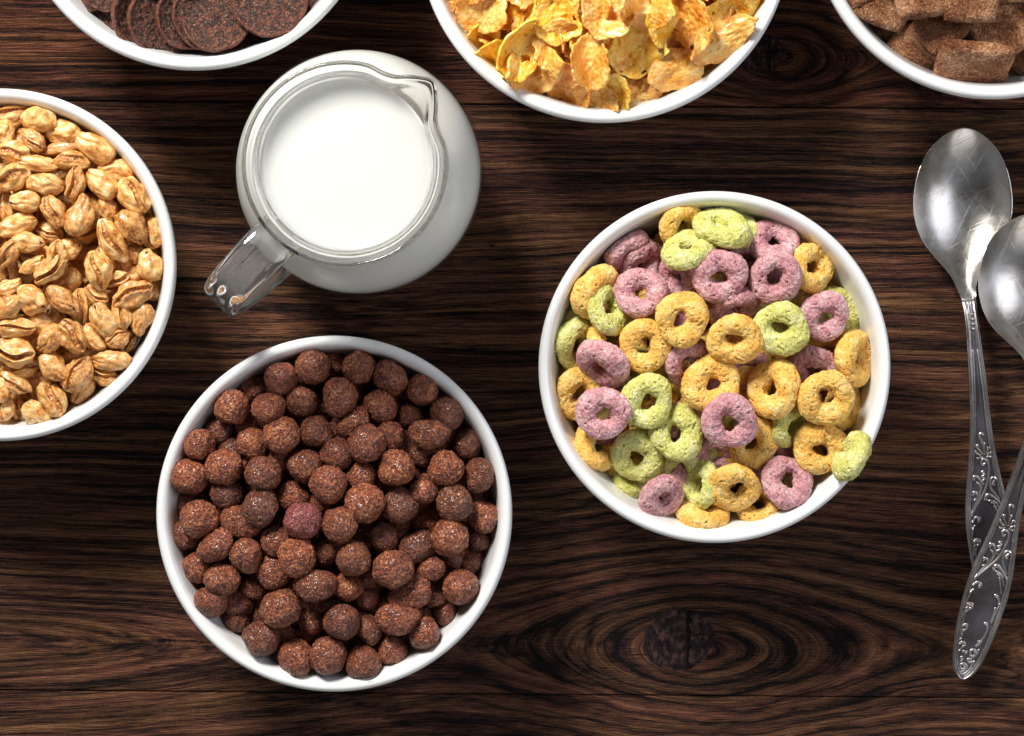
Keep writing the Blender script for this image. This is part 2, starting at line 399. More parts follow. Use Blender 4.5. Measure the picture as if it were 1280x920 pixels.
for b in sorted(BALLS, key=lambda b: b[3]):
    x, y, r, ly = b[:4]; s = r * PX * 1.0
    red = len(b) > 5
    me = red_ball if red else random.choice(ball_meshes[:2] + ball_meshes[3:6] + ball_meshes[8:])
    rot = rnd_rot()
    if len(b) == 5: me = ball_meshes[random.choice((2, 6))]; rot = tilt_rot(b[4], random.uniform(-12, 12)) @ Matrix.Rotation(random.uniform(0, 6), 3, 'X')
    p = P(x, y, .06); zt = pile.top(p.x, p.y, .010, -.0065) + (ly - 1) * .0042 - .0015
    o = place(pile, 'cereal_ball', me, x, y, rot, (s,) * 3, zt, .0006, zt - .006)
    d = 'maroon' if red else 'oblong brown' if len(b) == 5 else ('large brown' if r >= 23 else 'round brown' if r > 19 else 'small dark')
    lab = ('smooth maroon cocoa ball, redder than all the others' if red else f"{d} cocoa ball {'half buried ' if ly == 0 else ''}{where('ball', x, y)}")
    tag(o, None, 'cereal ball', GB); PENDING.append((o, lab, x, y))

# ------------------------------------------------------------------ fruit loops
def loop_mat(name, c):
    t = NT(name); v, r = t.objvec()
    n1 = t.noise(v, 1.8, 3, .6); n2 = t.noise(v, 9, 4, .75); n3 = t.noise(v, 17, 3, .75)
    f = t.math('ADD', t.math('MULTIPLY', n1, .3), t.math('ADD', t.math('MULTIPLY', n2, .35), t.math('MULTIPLY', n3, .35)))
    col = t.ramp(f, [(.40, c[0]), (.465, c[1]), (.54, c[2]), (.61, c[3])])
    col = t.mix(t.math('MULTIPLY', r, .25), col, c[1])
    pore = t.voro(v, 10); gate = t.rng(t.noise(v, 4, 2), .42, .60)
    pm = t.math('MULTIPLY', t.rng(pore, .10, .24, 1, 0), gate)
    col = t.mix(t.math('MULTIPLY', pm, .8), col, c[4])
    h = t.math('SUBTRACT', t.math('ADD', t.math('MULTIPLY', n2, .7), t.math('MULTIPLY', n3, .8)), t.math('MULTIPLY', pm, .9))
    return t.bsdf(Base_Color=col, Roughness=t.rng(n3, .42, .60, .6, .25), Specular_IOR_Level=.6, Normal=t.bump(h, .0009, .9),
                  Subsurface_Weight=.12, Subsurface_Radius=(.002, .001, .0006), Subsurface_Scale=.4)
LM = {'Y': loop_mat('yellow_loop_crust', [(.72, .28, .035), (.95, .51, .085), (1, .69, .20), (1, .90, .58), (.40, .12, .015)]),
      'P': loop_mat('purple_loop_crust', [(.32, .10, .125), (.58, .25, .28), (.76, .46, .47), (.98, .82, .82), (.13, .025, .04)]),
      'G': loop_mat('green_loop_crust', [(.42, .39, .06), (.66, .64, .15), (.80, .79, .32), (.96, .96, .68), (.18, .16, .02)])}
CN = {'Y': 'yellow', 'P': 'purple', 'G': 'green'}
def torus_mesh(i):
    nu, nv = 170, 80; Rm, rm = .625, .368; V = []; F = []; seed = 31 + i * 7.3
    hole = rng.uniform(-.05, .07); ph = rng.uniform(0, 6)
    bite = rng.uniform(0, 6)
    for u in range(nu):
        a = 2 * PI * u / nu; ca, sa = math.cos(a), math.sin(a)
        th = rm * (1 + .10 * math.sin(a + ph) + .07 * math.sin(3 * a + ph * 2)) + hole * .5
        Rr = Rm - hole * .3 + .035 * math.sin(2 * a + ph)
        for w in range(nv):
            b = 2 * PI * w / nv
            p = np.array([(Rr + th * math.cos(b)) * ca, (Rr + th * math.cos(b)) * sa, th * .98 * math.sin(b)])
            nrm = np.array([math.cos(b) * ca, math.cos(b) * sa, math.sin(b)])
            d = .075 * fbm(p, 1.4, 2, seed) + .026 * fbm(p, 6, 2, seed + 9, .6) + .017 * fbm(p, 13, 3, seed + 29, .7)
            if math.cos(b) < -.2: d += .05 * fbm(p, 4.0, 2, seed + 19)
            c = mnoise.noise(Vector(p) * 9 + Vector((seed, 0, 0)))
            if c > .40: d -= (c - .40) * .30
            V.append(p + nrm * d)
    for u in range(nu):
        for w in range(nv):
            F.append((u * nv + w, ((u + 1) % nu) * nv + w, ((u + 1) % nu) * nv + (w + 1) % nv, u * nv + (w + 1) % nv))
    return V, F
loop_meshes = {'Y': [], 'P': [], 'G': []}
for i in range(7):
    V, F = torus_mesh(i)
    for c in 'YPG': loop_meshes[c].append(mesh_from('cereal_loop', V, F, LM[c]))
LOOPS = [ # x, y, colour, radius, major-axis angle, tilt (+ faces down-image), layer
(785,314,'P',33,-32,60,1),(803,328,'P',36,-38,50,0),(801,366,'P',33,-30,-18,3),(851,280,'Y',33,-52,48,2),(859,312,'G',34,-14,-56,3),(901,285,'G',37,10,-58,3),(918,268,'G',35,15,-50,2),
(969,297,'P',34,10,-34,2),(898.5,344,'P',36,20,12,3),(850,347,'P',32,80,50,1),(746,366,'Y',36,-62,48,2),(760,385,'G',36,66,-46,2),(716,400,'G',30,-60,52,0),(720,430,'G',36,-62,46,1),
(762,427,'Y',36,55,-45,1),(753,455,'P',38,33,54,2),(806,431,'Y',35,0,14,2),(852,399,'Y',35,0,7,3),(861,453,'P',35,-40,34,1),(890,480,'Y',37,20,-7,3),(918,424,'Y',35,15,24,3),(917,382,'P',34,-18,60,2),
(936,320,'P',32,20,45,1),(968.5,347,'P',35,10,17,3),(1017,332,'Y',33,80,-36,2),(990,314,'P',30,15,30,0),(1030,395,'P',33,20,12,3),(1060,388,'G',36,75,-28,1),(975,411,'G',36,30,8,3),
(1076,447,'Y',36,88,-52,2),(1017,463,'P',34,0,28,1),(1030,440,'Y',33,10,28,0),(1032,497,'Y',37,-40,14,3),(1067,510,'Y',32,100,-38,1),(966,486,'Y',37,108,40,2),(985,532,'G',32,105,-56,1),
(1026,560,'Y',36,10,7,2),(1064,571,'G',35,-58,-80,4),(984,602,'P',34,20,-16,2),(911,527,'P',36,-30,14,3),(941,554,'Y',34,-20,18,1),(918,609,'Y',35,8,34,2),(948,632,'Y',31,-15,-44,1),
(878,646,'Y',37,4,-58,1),(876,606,'G',32,100,54,1),(828,620,'P',31,-25,36,2),(809,502,'G',35,0,6,3),(846,541,'G',36,-30,-14,2),(796,571,'G',35,20,12,1),(785,606,'G',30,15,-28,0),
(755,517,'P',35,60,16,3),(725,491,'Y',35,-60,20,1),(736,564,'Y',34,55,-46,1),(933,484,'Y',30,0,10,0),(893,568,'P',33,-20,28,0),(852,583,'G',30,20,30,0),(793,462,'G',31,0,15,0),
(843,495,'Y',30,0,10,0),(968,452,'Y',31,0,10,0),(1024,597,'Y',28,0,20,0),(962,573,'P',30,0,15,0),(935,462,'P',30,0,12,0),(915,310,'Y',28,0,15,0),(1062,452,'Y',26,0,20,0),(1000,500,'P',28,10,20,0)]
pile = Pile('loop', .030)
GL = 'coloured loops piled in the bowl'
def loop_fill(x, y, r):
    c = random.choice('YYPG'); q = random.choice(loop_meshes[c]); s = random.uniform(29, 33) * PX
    p = P(x, y, .05); zt = pile.top(p.x, p.y, .007, -.019)
    o = place(pile, 'cereal_loop', q, x, y, tilt_rot(random.uniform(0, 180), random.uniform(-45, 45)), (s,) * 3, zt - .0015, .001)
    tag(o, f'{CN[c]} cereal loop mostly hidden underneath the top layer of loops', 'cereal loop', f'buried {CN[c]} loops')
fill_random(pile, 'loop', 50, loop_fill, .80); fill_random(pile, 'loop', 58, loop_fill, .80)
for (x, y, c, r, mj, ti, ly) in sorted(LOOPS, key=lambda b: b[6]):
    s = r * PX * .99; p = P(x, y, .06)
    zt = pile.top(p.x, p.y, .010, -.0105) + (ly - 1) * .0056 - .0022
    rr = math.hypot(x - 893.5, y - 459) / 220
    tt = ti
    o = place(pile, 'cereal_loop', random.choice(loop_meshes[c]), x, y, tilt_rot(mj, tt, random.uniform(0, 6)), (s, s, s * (.95 if abs(ti) < 40 else 1.0)), zt, .0008, zt - .008)
    pose = 'lying flat' if abs(ti) < 20 else 'leaning' if abs(ti) < 45 else 'standing on edge'
    if ly == 0: pose = 'half buried'
    tag(o, None, 'cereal loop', GL); PENDING.append((o, f"{CN[c]} cereal loop {pose} {where('loop', x, y)}", x, y))

# ------------------------------------------------------------------ puffed wheat
def puff_mat():
    t = NT('honey_puff_skin'); v, r = t.objvec()
    at = t.n('Attribute', attribute_name='toast').outputs['Fac']
    n1 = t.noise(v, 1.6, 4, .6); n2 = t.noise(v, 7, 4, .65); n3 = t.noise(v, 22, 2, .6)
    col = t.ramp(t.math('ADD', t.math('MULTIPLY', n1, .7), t.math('MULTIPLY', n2, .3)), [(.37, (.38, .115, .018)), (.44, (.64, .28, .062)), (.52, (.80, .45, .15)), (.62, (.91, .67, .34))])
    tm = t.math('ADD', at, t.math('MULTIPLY', t.math('SUBTRACT', n2, .5), .9), clamp=True)
    tm = t.math('ADD', tm, t.math('MULTIPLY', t.rng(r, .50, 1.0), .7), clamp=True)
    toast = t.ramp(n2, [(.38, (.16, .042, .008)), (.48, (.40, .14, .028)), (.60, (.66, .33, .09))])
    col = t.mix(tm, col, toast)
    germ = t.n('Attribute', attribute_name='germ').outputs['Fac']
    col = t.mix(germ, col, (.05, .015, .008))
    h = t.math('ADD', t.math('MULTIPLY', n2, .28), t.math('MULTIPLY', n3, .35))
    return t.bsdf(Base_Color=col, Roughness=.45, Coat_Weight=.45, Coat_Roughness=.2, Normal=t.bump(h, .0007, .7), Subsurface_Weight=.1, Subsurface_Radius=(.002, .001, .0005), Subsurface_Scale=.5)
M_PUFF = puff_mat()
def puff_mesh(i, crease):
    me = ico(6 if crease else 5); me.name = 'puffed_wheat_kernel'; a = verts_of(me); seed = 100 + i * 9.1
    toast = np.zeros(len(a)); germ = np.zeros(len(a))
    w = rng.uniform(.07, .19); dep = rng.uniform(.10, .24) if crease else rng.uniform(.0, .10); bend = rng.uniform(-.25, .25)
    off = rng.uniform(-.12, .12); hasgerm = (not crease) and i % 2 == 0; ex = rng.uniform(.45, .7)
    for j, p in enumerate(a):
        x, y, z = p
        tap = 1 - .10 * x * x * (1 if x > 0 else .6) - .10 * x
        q = np.array([x * 1.0, y * .60 * tap, z * .54 * tap])
        if crease:
            yc = (y - off - .12 * math.sin(x * 4 + i)) * (1.0)
            g = math.exp(-(yc / w) ** 2) * (max(0, 1 - abs(x) ** 5)) * (1 if z > 0 else 0) * min(1, max(0, z) * 2.5)
            lip = math.exp(-((abs(yc) - w * 2.0) / (w * 1.1)) ** 2) * max(0, z)
            q[2] -= dep * g; q[2] += .05 * lip
            q[1] += (1 if yc > 0 else -1) * .07 * math.exp(-(yc / (w * 1.8)) ** 2) * max(0, z)
            q[2] += .05 * g * fbm(p, 6, 2, seed)
            toast[j] = min(1, 1.0 * math.exp(-(yc / (w * 1.2)) ** 2) * (z > 0) * max(0, 1 - abs(x) ** 6))
        else:
            # a fold running part of the way along one side
            yc = y - .25 * math.sin(x * 2.5 + i)
            fold = math.exp(-(yc / .12) ** 2) * (1 / (1 + math.exp(-(x - .2 + off) * 9))) * max(0, z)
            q[2] -= (dep + .06) * fold; toast[j] = .55 * fold + .6 * max(0, x - .72) / .28
        q += p * (.15 * fbm(p, 1.3, 2, seed) + .018 * fbm(p, 3.2, 2, seed + 3))
        q[1] += bend * (x * x - .3) * .5
        if hasgerm:
            d = (Vector(p) - Vector((.80, .10, .59)).normalized()).length
            germ[j] = 1 if d < .16 else 0
            if d < .22: q -= p * (.10 * (1 - d / .22))
        a[j] = q
    set_verts(me, a)
    me.polygons.foreach_set('use_smooth', [True] * len(me.polygons)); me.materials.append(M_PUFF)
    at = me.attributes.new('toast', 'FLOAT', 'POINT'); at.data.foreach_set('value', toast)
    at = me.attributes.new('germ', 'FLOAT', 'POINT'); at.data.foreach_set('value', germ)
    return me
puff_S = [puff_mesh(i, False) for i in range(8)]; puff_C = [puff_mesh(i + 20, True) for i in range(8)]
PUFFS = [ # x, y, half length, half width, angle, kind, layer
(15,137,28,17,-20,'C',1),(49,150,23,15,10,'S',2),(79,166,24,16,0,'S',1),(41,175,19,11,40,'C',2),(26,163,16,11,20,'S',0),(4,167,18,14,90,'S',2),(25,181,22,10,45,'S',1),(75,187,27,9,-6,'S',1),
(119,184,27,16,35,'S',2),(17,191,20,14,10,'C',2),(47,204,27,10,8,'S',2),(90,201,22,12,5,'C',2),(143,213,24,15,5,'S',1),(127,229,24,15,40,'S',2),(94,230,23,12,-75,'C',2),(15,222,25,17,-20,'C',2),
(57,231,23,14,8,'S',2),(31,252,20,13,0,'S',2),(6,257,20,12,80,'C',1),(22,282,25,14,-18,'S',2),(67,264,23,14,65,'C',2),(100,270,27,17,-75,'S',2),(116,259,20,13,60,'S',0),(135,260,18,12,70,'S',1),
(167,245,27,18,55,'C',2),(164,284,25,17,55,'S',2),(140,301,29,16,60,'C',2),(191,291,21,15,80,'C',1),(62,290,19,12,20,'C',1),(86,310,16,13,0,'S',1),(108,290,22,13,-20,'C',0),(35,303,21,12,8,'S',2),
(45,319,22,14,10,'C',1),(71,320,20,13,-70,'C',2),(10,317,21,12,-50,'C',2),(114,322,16,8,-70,'S',1),(130,324,20,12,75,'C',1),(165,318,18,12,0,'S',0),(188,332,21,16,80,'S',2),
(41,331,18,9,-35,'S',2),(63,337,25,13,-40,'C',2),(123,338,24,17,75,'C',2),(144,349,18,10,-20,'C',1),(160,345,19,14,0,'S',0),(83,353,21,14,-40,'S',1),(11,340,21,13,80,'C',1),(10,359,18,10,-25,'S',2),
(40,375,21,17,30,'S',2),(79,376,25,13,38,'S',2),(8,385,21,14,-30,'S',2),(100,384,25,12,85,'C',1),(120,368,17,10,30,'C',1),(128,399,23,14,65,'S',2),(167,368,26,16,-25,'C',2),(152,391,21,11,75,'C',2),
(177,399,21,14,-75,'S',2),(195,358,19,13,80,'S',0),(50,404,21,14,30,'S',1),(20,409,25,12,5,'C',2),(63,423,21,14,-50,'S',2),(91,421,23,16,55,'C',2),(116,422,21,13,45,'S',1),(147,423,16,12,-30,'C',2),
(159,428,17,9,-60,'C',1),(18,440,26,18,10,'C',2),(68,459,23,15,40,'S',2),(138,450,27,12,0,'S',2),(97,468,26,17,-60,'C',2),(130,470,18,11,10,'C',1),(26,460,25,14,-10,'C',1),(18,479,22,11,30,'C',2),
(103,488,19,11,-50,'S',1),(66,499,24,16,60,'C',2),(5,511,16,14,90,'C',2),(20,511,16,10,80,'C',1),(45,516,19,14,25,'S',2),(52,472,18,13,0,'S',0),(0,487,16,12,90,'S',2),(40,427,20,13,0,'S',0),
(148,235,18,12,20,'S',0),(180,262,16,12,60,'S',0),(108,205,18,12,30,'S',0),(150,325,18,12,60,'S',0),(30,235,18,12,0,'S',0),(86,442,17,12,0,'S',0),(110,445,16,12,20,'S',0)]
pile = Pile('puff', .034)
GP = 'honey coloured puffed wheat kernels in the bowl'
def puff_fill(x, y, r):
    q = random.choice(puff_S + puff_C); s = random.uniform(18, 24) * PX
    p = P(x, y, .05); zt = pile.top(p.x, p.y, .005, -.0155)
    o = place(pile, 'puffed_wheat_kernel', q, x, y, Euler((random.uniform(-.6, .6), random.uniform(-.6, .6), random.uniform(0, 6))).to_matrix(), (s,) * 3, zt, .001)
    tag(o, 'honey coloured puffed wheat kernel mostly hidden underneath the top layer', 'puffed wheat', 'buried puffed wheat kernels')
fill_random(pile, 'puff', 31, puff_fill, .87); fill_random(pile, 'puff', 34, puff_fill, .86)
for bx, by in beyond('puff', 130, 26, .88):   # the part of the pile beyond the picture's left edge
    PUFFS.append((bx, by, random.uniform(20, 25), random.uniform(12, 16), random.uniform(0, 180), random.choice('SC'), random.choice((1, 1, 2))))
for (x, y, a_, b_, ang, kd, ly) in sorted(PUFFS, key=lambda b: b[6]):
    me = random.choice(puff_S if kd == 'S' else puff_C)
    s = a_ * PX * 1.02; wy = b_ / (a_ * .60)
    rot = Matrix.Rotation(math.radians(-ang) + (PI if random.random() < .5 else 0), 3, 'Z') @ Euler((random.uniform(-.3, .3), random.uniform(-.2, .2), 0)).to_matrix()
    p = P(x, y, .06); zt = pile.top(p.x, p.y, .008, -.0065) + (ly - 1) * .0032
    o = place(pile, 'puffed_wheat_kernel', me, x, y, rot, (s, s * wy, s * min(wy, 1.15)), zt, .0008, zt - .004)
    if x < -20: tag(o, 'puffed wheat kernel in the part of the bowl cut off by the left photo edge', 'puffed wheat', 'puffed wheat kernels beyond the left edge'); continue
    d = 'creased brown' if kd == 'C' and ly else 'plump pale' if b_ >= 15 else 'slim pale' if b_ < 12 else 'pale golden'
    tag(o, None, 'puffed wheat', GP); PENDING.append((o, f"{d} wheat puff {'half buried ' if ly == 0 else ''}{where('puff', x, y)}", x, y))

# ------------------------------------------------------------------ corn flakes
def flake_mat(name, c):
    t = NT(name); v, r = t.objvec()
    n1 = t.noise(v, 1.6, 4, .6); n2 = t.noise(v, 6, 4, .75); n3 = t.noise(v, 16, 3, .7); vo = t.voro(v, 5.5)
    col = t.ramp(t.math('ADD', t.math('MULTIPLY', n1, .6), t.math('MULTIPLY', n2, .4)), [(.35, c[0]), (.44, c[1]), (.53, c[2]), (.62, c[3])])
    col = t.mix(t.math('MULTIPLY', t.rng(vo, .0, .12, 1, 0), .4), col, c[0])
    h = t.math('ADD', t.math('MULTIPLY', t.rng(vo, 0, .7), .9), t.math('ADD', t.math('MULTIPLY', n2, .7), t.math('MULTIPLY', n3, .3)))
    return t.bsdf(Base_Color=col, Roughness=.40, Specular_IOR_Level=.6, Coat_Weight=.3, Coat_Roughness=.15, Normal=t.bump(h, .0007, .8), Subsurface_Weight=.3, Subsurface_Radius=(.003, .0015, .0005), Subsurface_Scale=.4)
FM = {'y': flake_mat('yellow_flake', [(.66, .22, .008), (.92, .46, .025), (.97, .60, .075), (1, .80, .30)]), 't': flake_mat('tan_flake', [(.52, .16, .012), (.80, .34, .04), (.88, .47, .09), (.96, .68, .26)]), 'o': flake_mat('orange_flake', [(.36, .09, .006), (.66, .24, .02), (.82, .38, .06), (.95, .62, .2)])}
def flake_mesh(i):
    seed = 300 + i * 5.7; bm = bmesh.new(); nr, ns = 20, 60
    k1, k2, k3 = rng.uniform(.15, .55), rng.uniform(-.3, .35), rng.uniform(-.3, .3)
    if i % 4 == 3: k1 = .9
    def pt(r, a):
        rad = 1 + .22 * fbm((math.cos(a), math.sin(a), 0), 1.1, 2, seed) + .10 * fbm((math.cos(a), math.sin(a), 0), 5, 2, seed + 4)
        x, y = r * rad * math.cos(a), r * rad * math.sin(a) * .88
        z = k1 * x * x + k2 * y * y + k3 * x * y * .8 + .15 * fbm((x, y, 0), 1.4, 1, seed + 2) + .028 * fbm((x, y, 0), 5.0, 2, seed + 6)
        if k1 > .8: x *= .72
        return Vector((x, y, z - .15))
    c = bm.verts.new(pt(0, 0)); rings = []
    for q in range(1, nr + 1): rings.append([bm.verts.new(pt((q / nr), 2 * PI * s / ns)) for s in range(ns)])
    def ok(cx, cy): return not (i % 3 == 1 and mnoise.noise(Vector((cx * 3.3 + seed, cy * 3.3, 3))) > .43 and math.hypot(cx, cy) > .3)
    for s in range(ns):
        bm.faces.new((c, rings[0][s], rings[0][(s + 1) % ns]))
        for q in range(nr - 1):
            vv = (rings[q][s], rings[q + 1][s], rings[q + 1][(s + 1) % ns], rings[q][(s + 1) % ns])
            m = sum((w.co for w in vv), Vector()) / 4
            if ok(m.x, m.y) or q > nr - 4: bm.faces.new(vv)
    for v in [v for v in bm.verts if not v.link_faces]: bm.verts.remove(v)
    bmesh.ops.recalc_face_normals(bm, faces=bm.faces)
    bmesh.ops.solidify(bm, geom=list(bm.faces), thickness=.075)
    bmesh.ops.recalc_face_normals(bm, faces=bm.faces)
    me = bpy.data.meshes.new('corn_flake'); bm.to_mesh(me); bm.free()
    me.polygons.foreach_set('use_smooth', [True] * len(me.polygons)); return me
fl0 = [flake_mesh(i) for i in range(10)]; flake_meshes = {}
for c in 'yto':
    flake_meshes[c] = []
    for m in fl0: q = m.copy(); q.materials.append(FM[c]); flake_meshes[c].append(q)
FLAKES = [ # x, y, half length, half width, angle, colour, tilt, layer, words
(602,12,30,26,20,'t',15,2,'large tan corn flake at the left end of the front rows'),(600,52,28,14,25,'y',45,0,'curled yellow flake edge under the tan flake at left'),(639,14,24,20,80,'o',25,1,'orange flake between the left tan flake and a yellow one'),
(662,6,24,22,60,'y',20,1,'yellow flake cut by the top edge, left of the big yellow flake'),(646,62,38,20,-62,'y',38,3,'upright pale yellow flake standing over a big tan flake'),(666,88,44,30,-8,'t',12,2,'big tan bubbly flake overhanging the left rim'),
(699,20,33,30,0,'y',10,2,'bright yellow bubbly flake near the top edge'),(693,54,32,18,-50,'t',30,2,'narrow tan flake leaning below the bright yellow flake'),(722,50,30,22,-20,'o',20,0,'dark orange flake in the gap right of the narrow tan flake'),(741,8,26,24,0,'t',15,2,'tan flake cut by the top edge, left of centre'),
(757,20,30,24,25,'t',-15,3,'tan flake with rough edge hanging over the yellow flake at centre'),(745,46,30,25,0,'y',10,1,'smooth yellow flake behind the round central flake'),(737,78,31,30,0,'t',8,3,'round tan flake in the middle of the front'),(795,66,35,27,-15,'y',12,2,'yellow flake with bubble holes right of the round flake'),
(808,10,42,26,10,'t',18,3,'broad brownish tan flake at the top centre'),(832,34,24,16,-60,'y',50,2,'yellow curled flake edge beside the broad tan flake'),(862,28,36,20,75,'o',40,2,'tall curved orange flake right of centre'),(884,10,30,22,60,'o',30,1,'orange flake behind the tall curved flake'),
(905,22,30,22,-35,'y',22,2,'golden flake above the pale flake at the right rim'),(903,50,40,21,-32,'t',12,3,'pale rough flake lying against the right rim'),(938,12,22,13,-60,'y',45,2,'small yellow curled flake at the right rim'),(951,2,18,12,-50,'y',30,1,'tiny yellow flake at the right end by the top edge'),
(845,90,33,23,-15,'t',14,2,'brownish tan flake near the lower right rim'),(880,86,32,12,-38,'y',60,1,'thin yellow flake edge along the right rim'),(711,112,29,22,35,'o',32,1,'orange shell shaped flake at the front rim'),(746,120,27,14,22,'t',30,2,'pale folded flake at the very front of the bowl'),
(763,115,27,12,48,'y',50,2,'yellow folded flake at the front rim beside the pale one'),(799,116,28,15,-10,'t',25,1,'pale flake with wavy edge by the front rim'),(777,103,24,16,0,'o',20,0,'orange flake half hidden behind the folded yellow flake'),(713,78,28,22,0,'o',15,0,'deep orange flake in the hollow left of the round flake'),
(838,60,28,20,0,'o',20,0,'dark orange flake in the hollow right of the holed flake'),(801,90,26,18,0,'o',15,0,'orange flake under the yellow holed flake'),(622,72,30,16,40,'y',35,1,'curled yellow flake against the left rim'),(574,4,24,16,50,'o',35,1,'orange flake at the left rim by the top edge'),(580,24,20,14,60,'y',40,0,'small yellow flake wedged along the left rim')]
pile = Pile('flake', .034)
def flake_fill(x, y, r):
    c = random.choice('too'); s = random.uniform(24, 32) * PX
    p = P(x, y, .05); zt = pile.top(p.x, p.y, .006, -.012)
    o = place(pile, 'corn_flake', random.choice(flake_meshes[c]), x, y, tilt_rot(random.uniform(0, 180), random.uniform(-40, 40), random.uniform(0, 6)), (s,) * 3, zt, .0006)
    tag(o, 'corn flake mostly hidden underneath the top layer of flakes', 'corn flake', 'buried corn flakes')
fill_random(pile, 'flake', 34, flake_fill, .86); fill_random(pile, 'flake', 40, flake_fill, .84)
for bx, by in beyond('flake', 80, 30):
    FLAKES.append((bx, by, random.uniform(26, 36), random.uniform(20, 28), random.uniform(0, 180), random.choice('yto'), random.uniform(-30, 30), random.choice((1, 2)), None))
for f in sorted(FLAKES, key=lambda b: b[7]):
    x, y, a_, b_, ang, c, ti, ly, words = f
    cand = flake_meshes[c]
    me = random.choice([cand[q] for q in (1, 4, 7)]) if words and ('hole' in words or 'bubbly' in words) else random.choice(cand)
    s = a_ * PX * 1.12; asp = b_ / (a_ * .88) / max(.3, math.cos(math.radians(ti)))
    p = P(x, y, .06); zt = pile.top(p.x, p.y, .013, -.0065) + (ly - 1) * .0035
    aa = math.radians(-ang); dx, dy = x - 756, y + 80
    # lean so that the face is towards the bowl centre
    n_side = math.cos(aa) * -(-dy) + 0; sgn = 1 if dy < 0 else -1
    rot = tilt_rot(ang, -ti * sgn, 0)
    o = place(pile, 'corn_flake', me, x, y, rot, (s, s * min(asp, 1.25), s), zt, .0006, zt - .004)
    if words is None: tag(o, 'corn flake in the part of the bowl cut off by the top photo edge', 'corn flake', 'corn flakes beyond the top edge')
    else: tag(o, words, 'corn flake', 'corn flakes heaped in the bowl')

# ------------------------------------------------------------------ cinnamon pillows
def pillow_mat():
    t = NT('cinnamon_crust'); v, r = t.objvec()
    n1 = t.noise(v, 1.4, 3); n2 = t.noise(v, 9, 4, .8); n3 = t.noise(v, 15, 3, .8)
    f = t.math('ADD', t.math('MULTIPLY', n1, .3), t.math('ADD', t.math('MULTIPLY', n2, .3), t.math('MULTIPLY', n3, .4)))
    col = t.ramp(f, [(.41, (.09, .019, .005)), (.47, (.25, .083, .030)), (.53, (.46, .20, .085)), (.60, (.82, .52, .30))])
    h = t.math('ADD', t.math('MULTIPLY', n2, .9), n3)
    return t.bsdf(Base_Color=col, Roughness=.6, Specular_IOR_Level=.35, Normal=t.bump(h, .0016, 1.0))
M_PIL = pillow_mat()
def pillow_mesh(i):
    n = 44; V = []; F = []; seed = 500 + i * 3.1
    hgt = rng.uniform(.28, .36)
    for side in (1, -1):
        for a in range(n + 1):
            for b in range(n + 1):
                u = math.sin((a / n * 2 - 1) * PI / 2); w = math.sin((b / n * 2 - 1) * PI / 2)
                # rounded square outline
                x = u * (1 - .05 * w ** 4); y = w * (1 - .07 * u ** 4) * .9
                z = hgt * (max(0, 1 - abs(u) ** 5)) ** .6 * (max(0, 1 - abs(w) ** 8)) ** .5 + .045 * (max(0, 1 - abs(w) ** 8)) ** .5
                z *= side * (1 if side > 0 else .85)
                p = np.array([x, y, z])
                edge = (a in (0, n) or b in (0, n))
                d = .07 * fbm((x, y, 0), 1.6, 2, seed) ; e = .03 * fbm((x, y, z), 7, 3, seed + 4)
                V.append(p + np.array([d * .5 + e * .6, d * .5 - e * .6, (d * .5 + e) * (0 if edge else 1)]) + np.array([0, 0, .10 * x * y]))
    m = (n + 1) ** 2
    for a in range(n):
        for b in range(n):
            i0 = a * (n + 1) + b; F.append((i0, i0 + n + 1, i0 + n + 2, i0 + 1)); F.append((m + i0, m + i0 + 1, m + i0 + n + 2, m + i0 + n + 1))
    me = mesh_from('cereal_pillow', V, F, None)
    bm = bmesh.new(); bm.from_mesh(me); bmesh.ops.remove_doubles(bm, verts=bm.verts, dist=.02); 
    # close the thin seam all round
    be = [e for e in bm.edges if e.is_boundary]
    if be: bmesh.ops.bridge_loops(bm, edges=be) if False else bmesh.ops.holes_fill(bm, edges=be, sides=0)
    bmesh.ops.recalc_face_normals(bm, faces=bm.faces); bm.to_mesh(me); bm.free()
    me.materials.append(M_PIL); me.polygons.foreach_set('use_smooth', [True] * len(me.polygons)); return me
pillows = [pillow_mesh(i) for i in range(4)]
PILLOWS = [ # x, y, half size x, y, angle, tilt, major, layer
(1096,6,38,34,22,10,20,1,'rounded cinnamon pillow at the left end of the row'),(1142,66,34,22,38,30,38,0,'small cinnamon pillow wedged low against the rim'),(1150,-6,34,30,-8,-12,0,3,'cinnamon pillow cut by the top edge, left of two upper ones'),
(1176,34,33,30,-38,-26,-40,1,'cinnamon pillow with its corner pointing down at the viewer'),(1214,-6,35,34,2,8,0,3,'light cinnamon pillow at the top edge, right of two upper ones'),(1250,36,40,38,-30,-14,60,1,'big dark cinnamon pillow behind the flat one'),
(1216,84,48,33,4,52,3,2,'oblong cinnamon pillow lying on its side by the rim'),(1282,92,28,22,40,20,40,0,'small cinnamon pillow at the right photo edge'),(1285,22,32,30,10,14,10,0,'cinnamon pillow cut by the right photo edge')]
pile = Pile('pillow', .034)
def pil_fill(x, y, r):
    s = random.uniform(28, 32) * PX; p = P(x, y, .05); zt = pile.top(p.x, p.y, .005, -.023)
    o = place(pile, 'cereal_pillow', random.choice(pillows), x, y, tilt_rot(random.uniform(0, 180), random.uniform(-30, 30)), (s, s, s), zt, .001)
    tag(o, 'cinnamon pillow mostly hidden underneath the top layer of pillows', 'cereal pillow', 'buried cinnamon pillows')
fill_random(pile, 'pillow', 50, pil_fill, .80); pil_fill(1106, 46, 0); pil_fill(1186, 66, 0)
for x, y in beyond('pillow', 40, 54, .80):
    PILLOWS.append((x, y, 34, 31, random.uniform(0, 90), random.uniform(-20, 20), 0, random.choice((1, 2)), None))
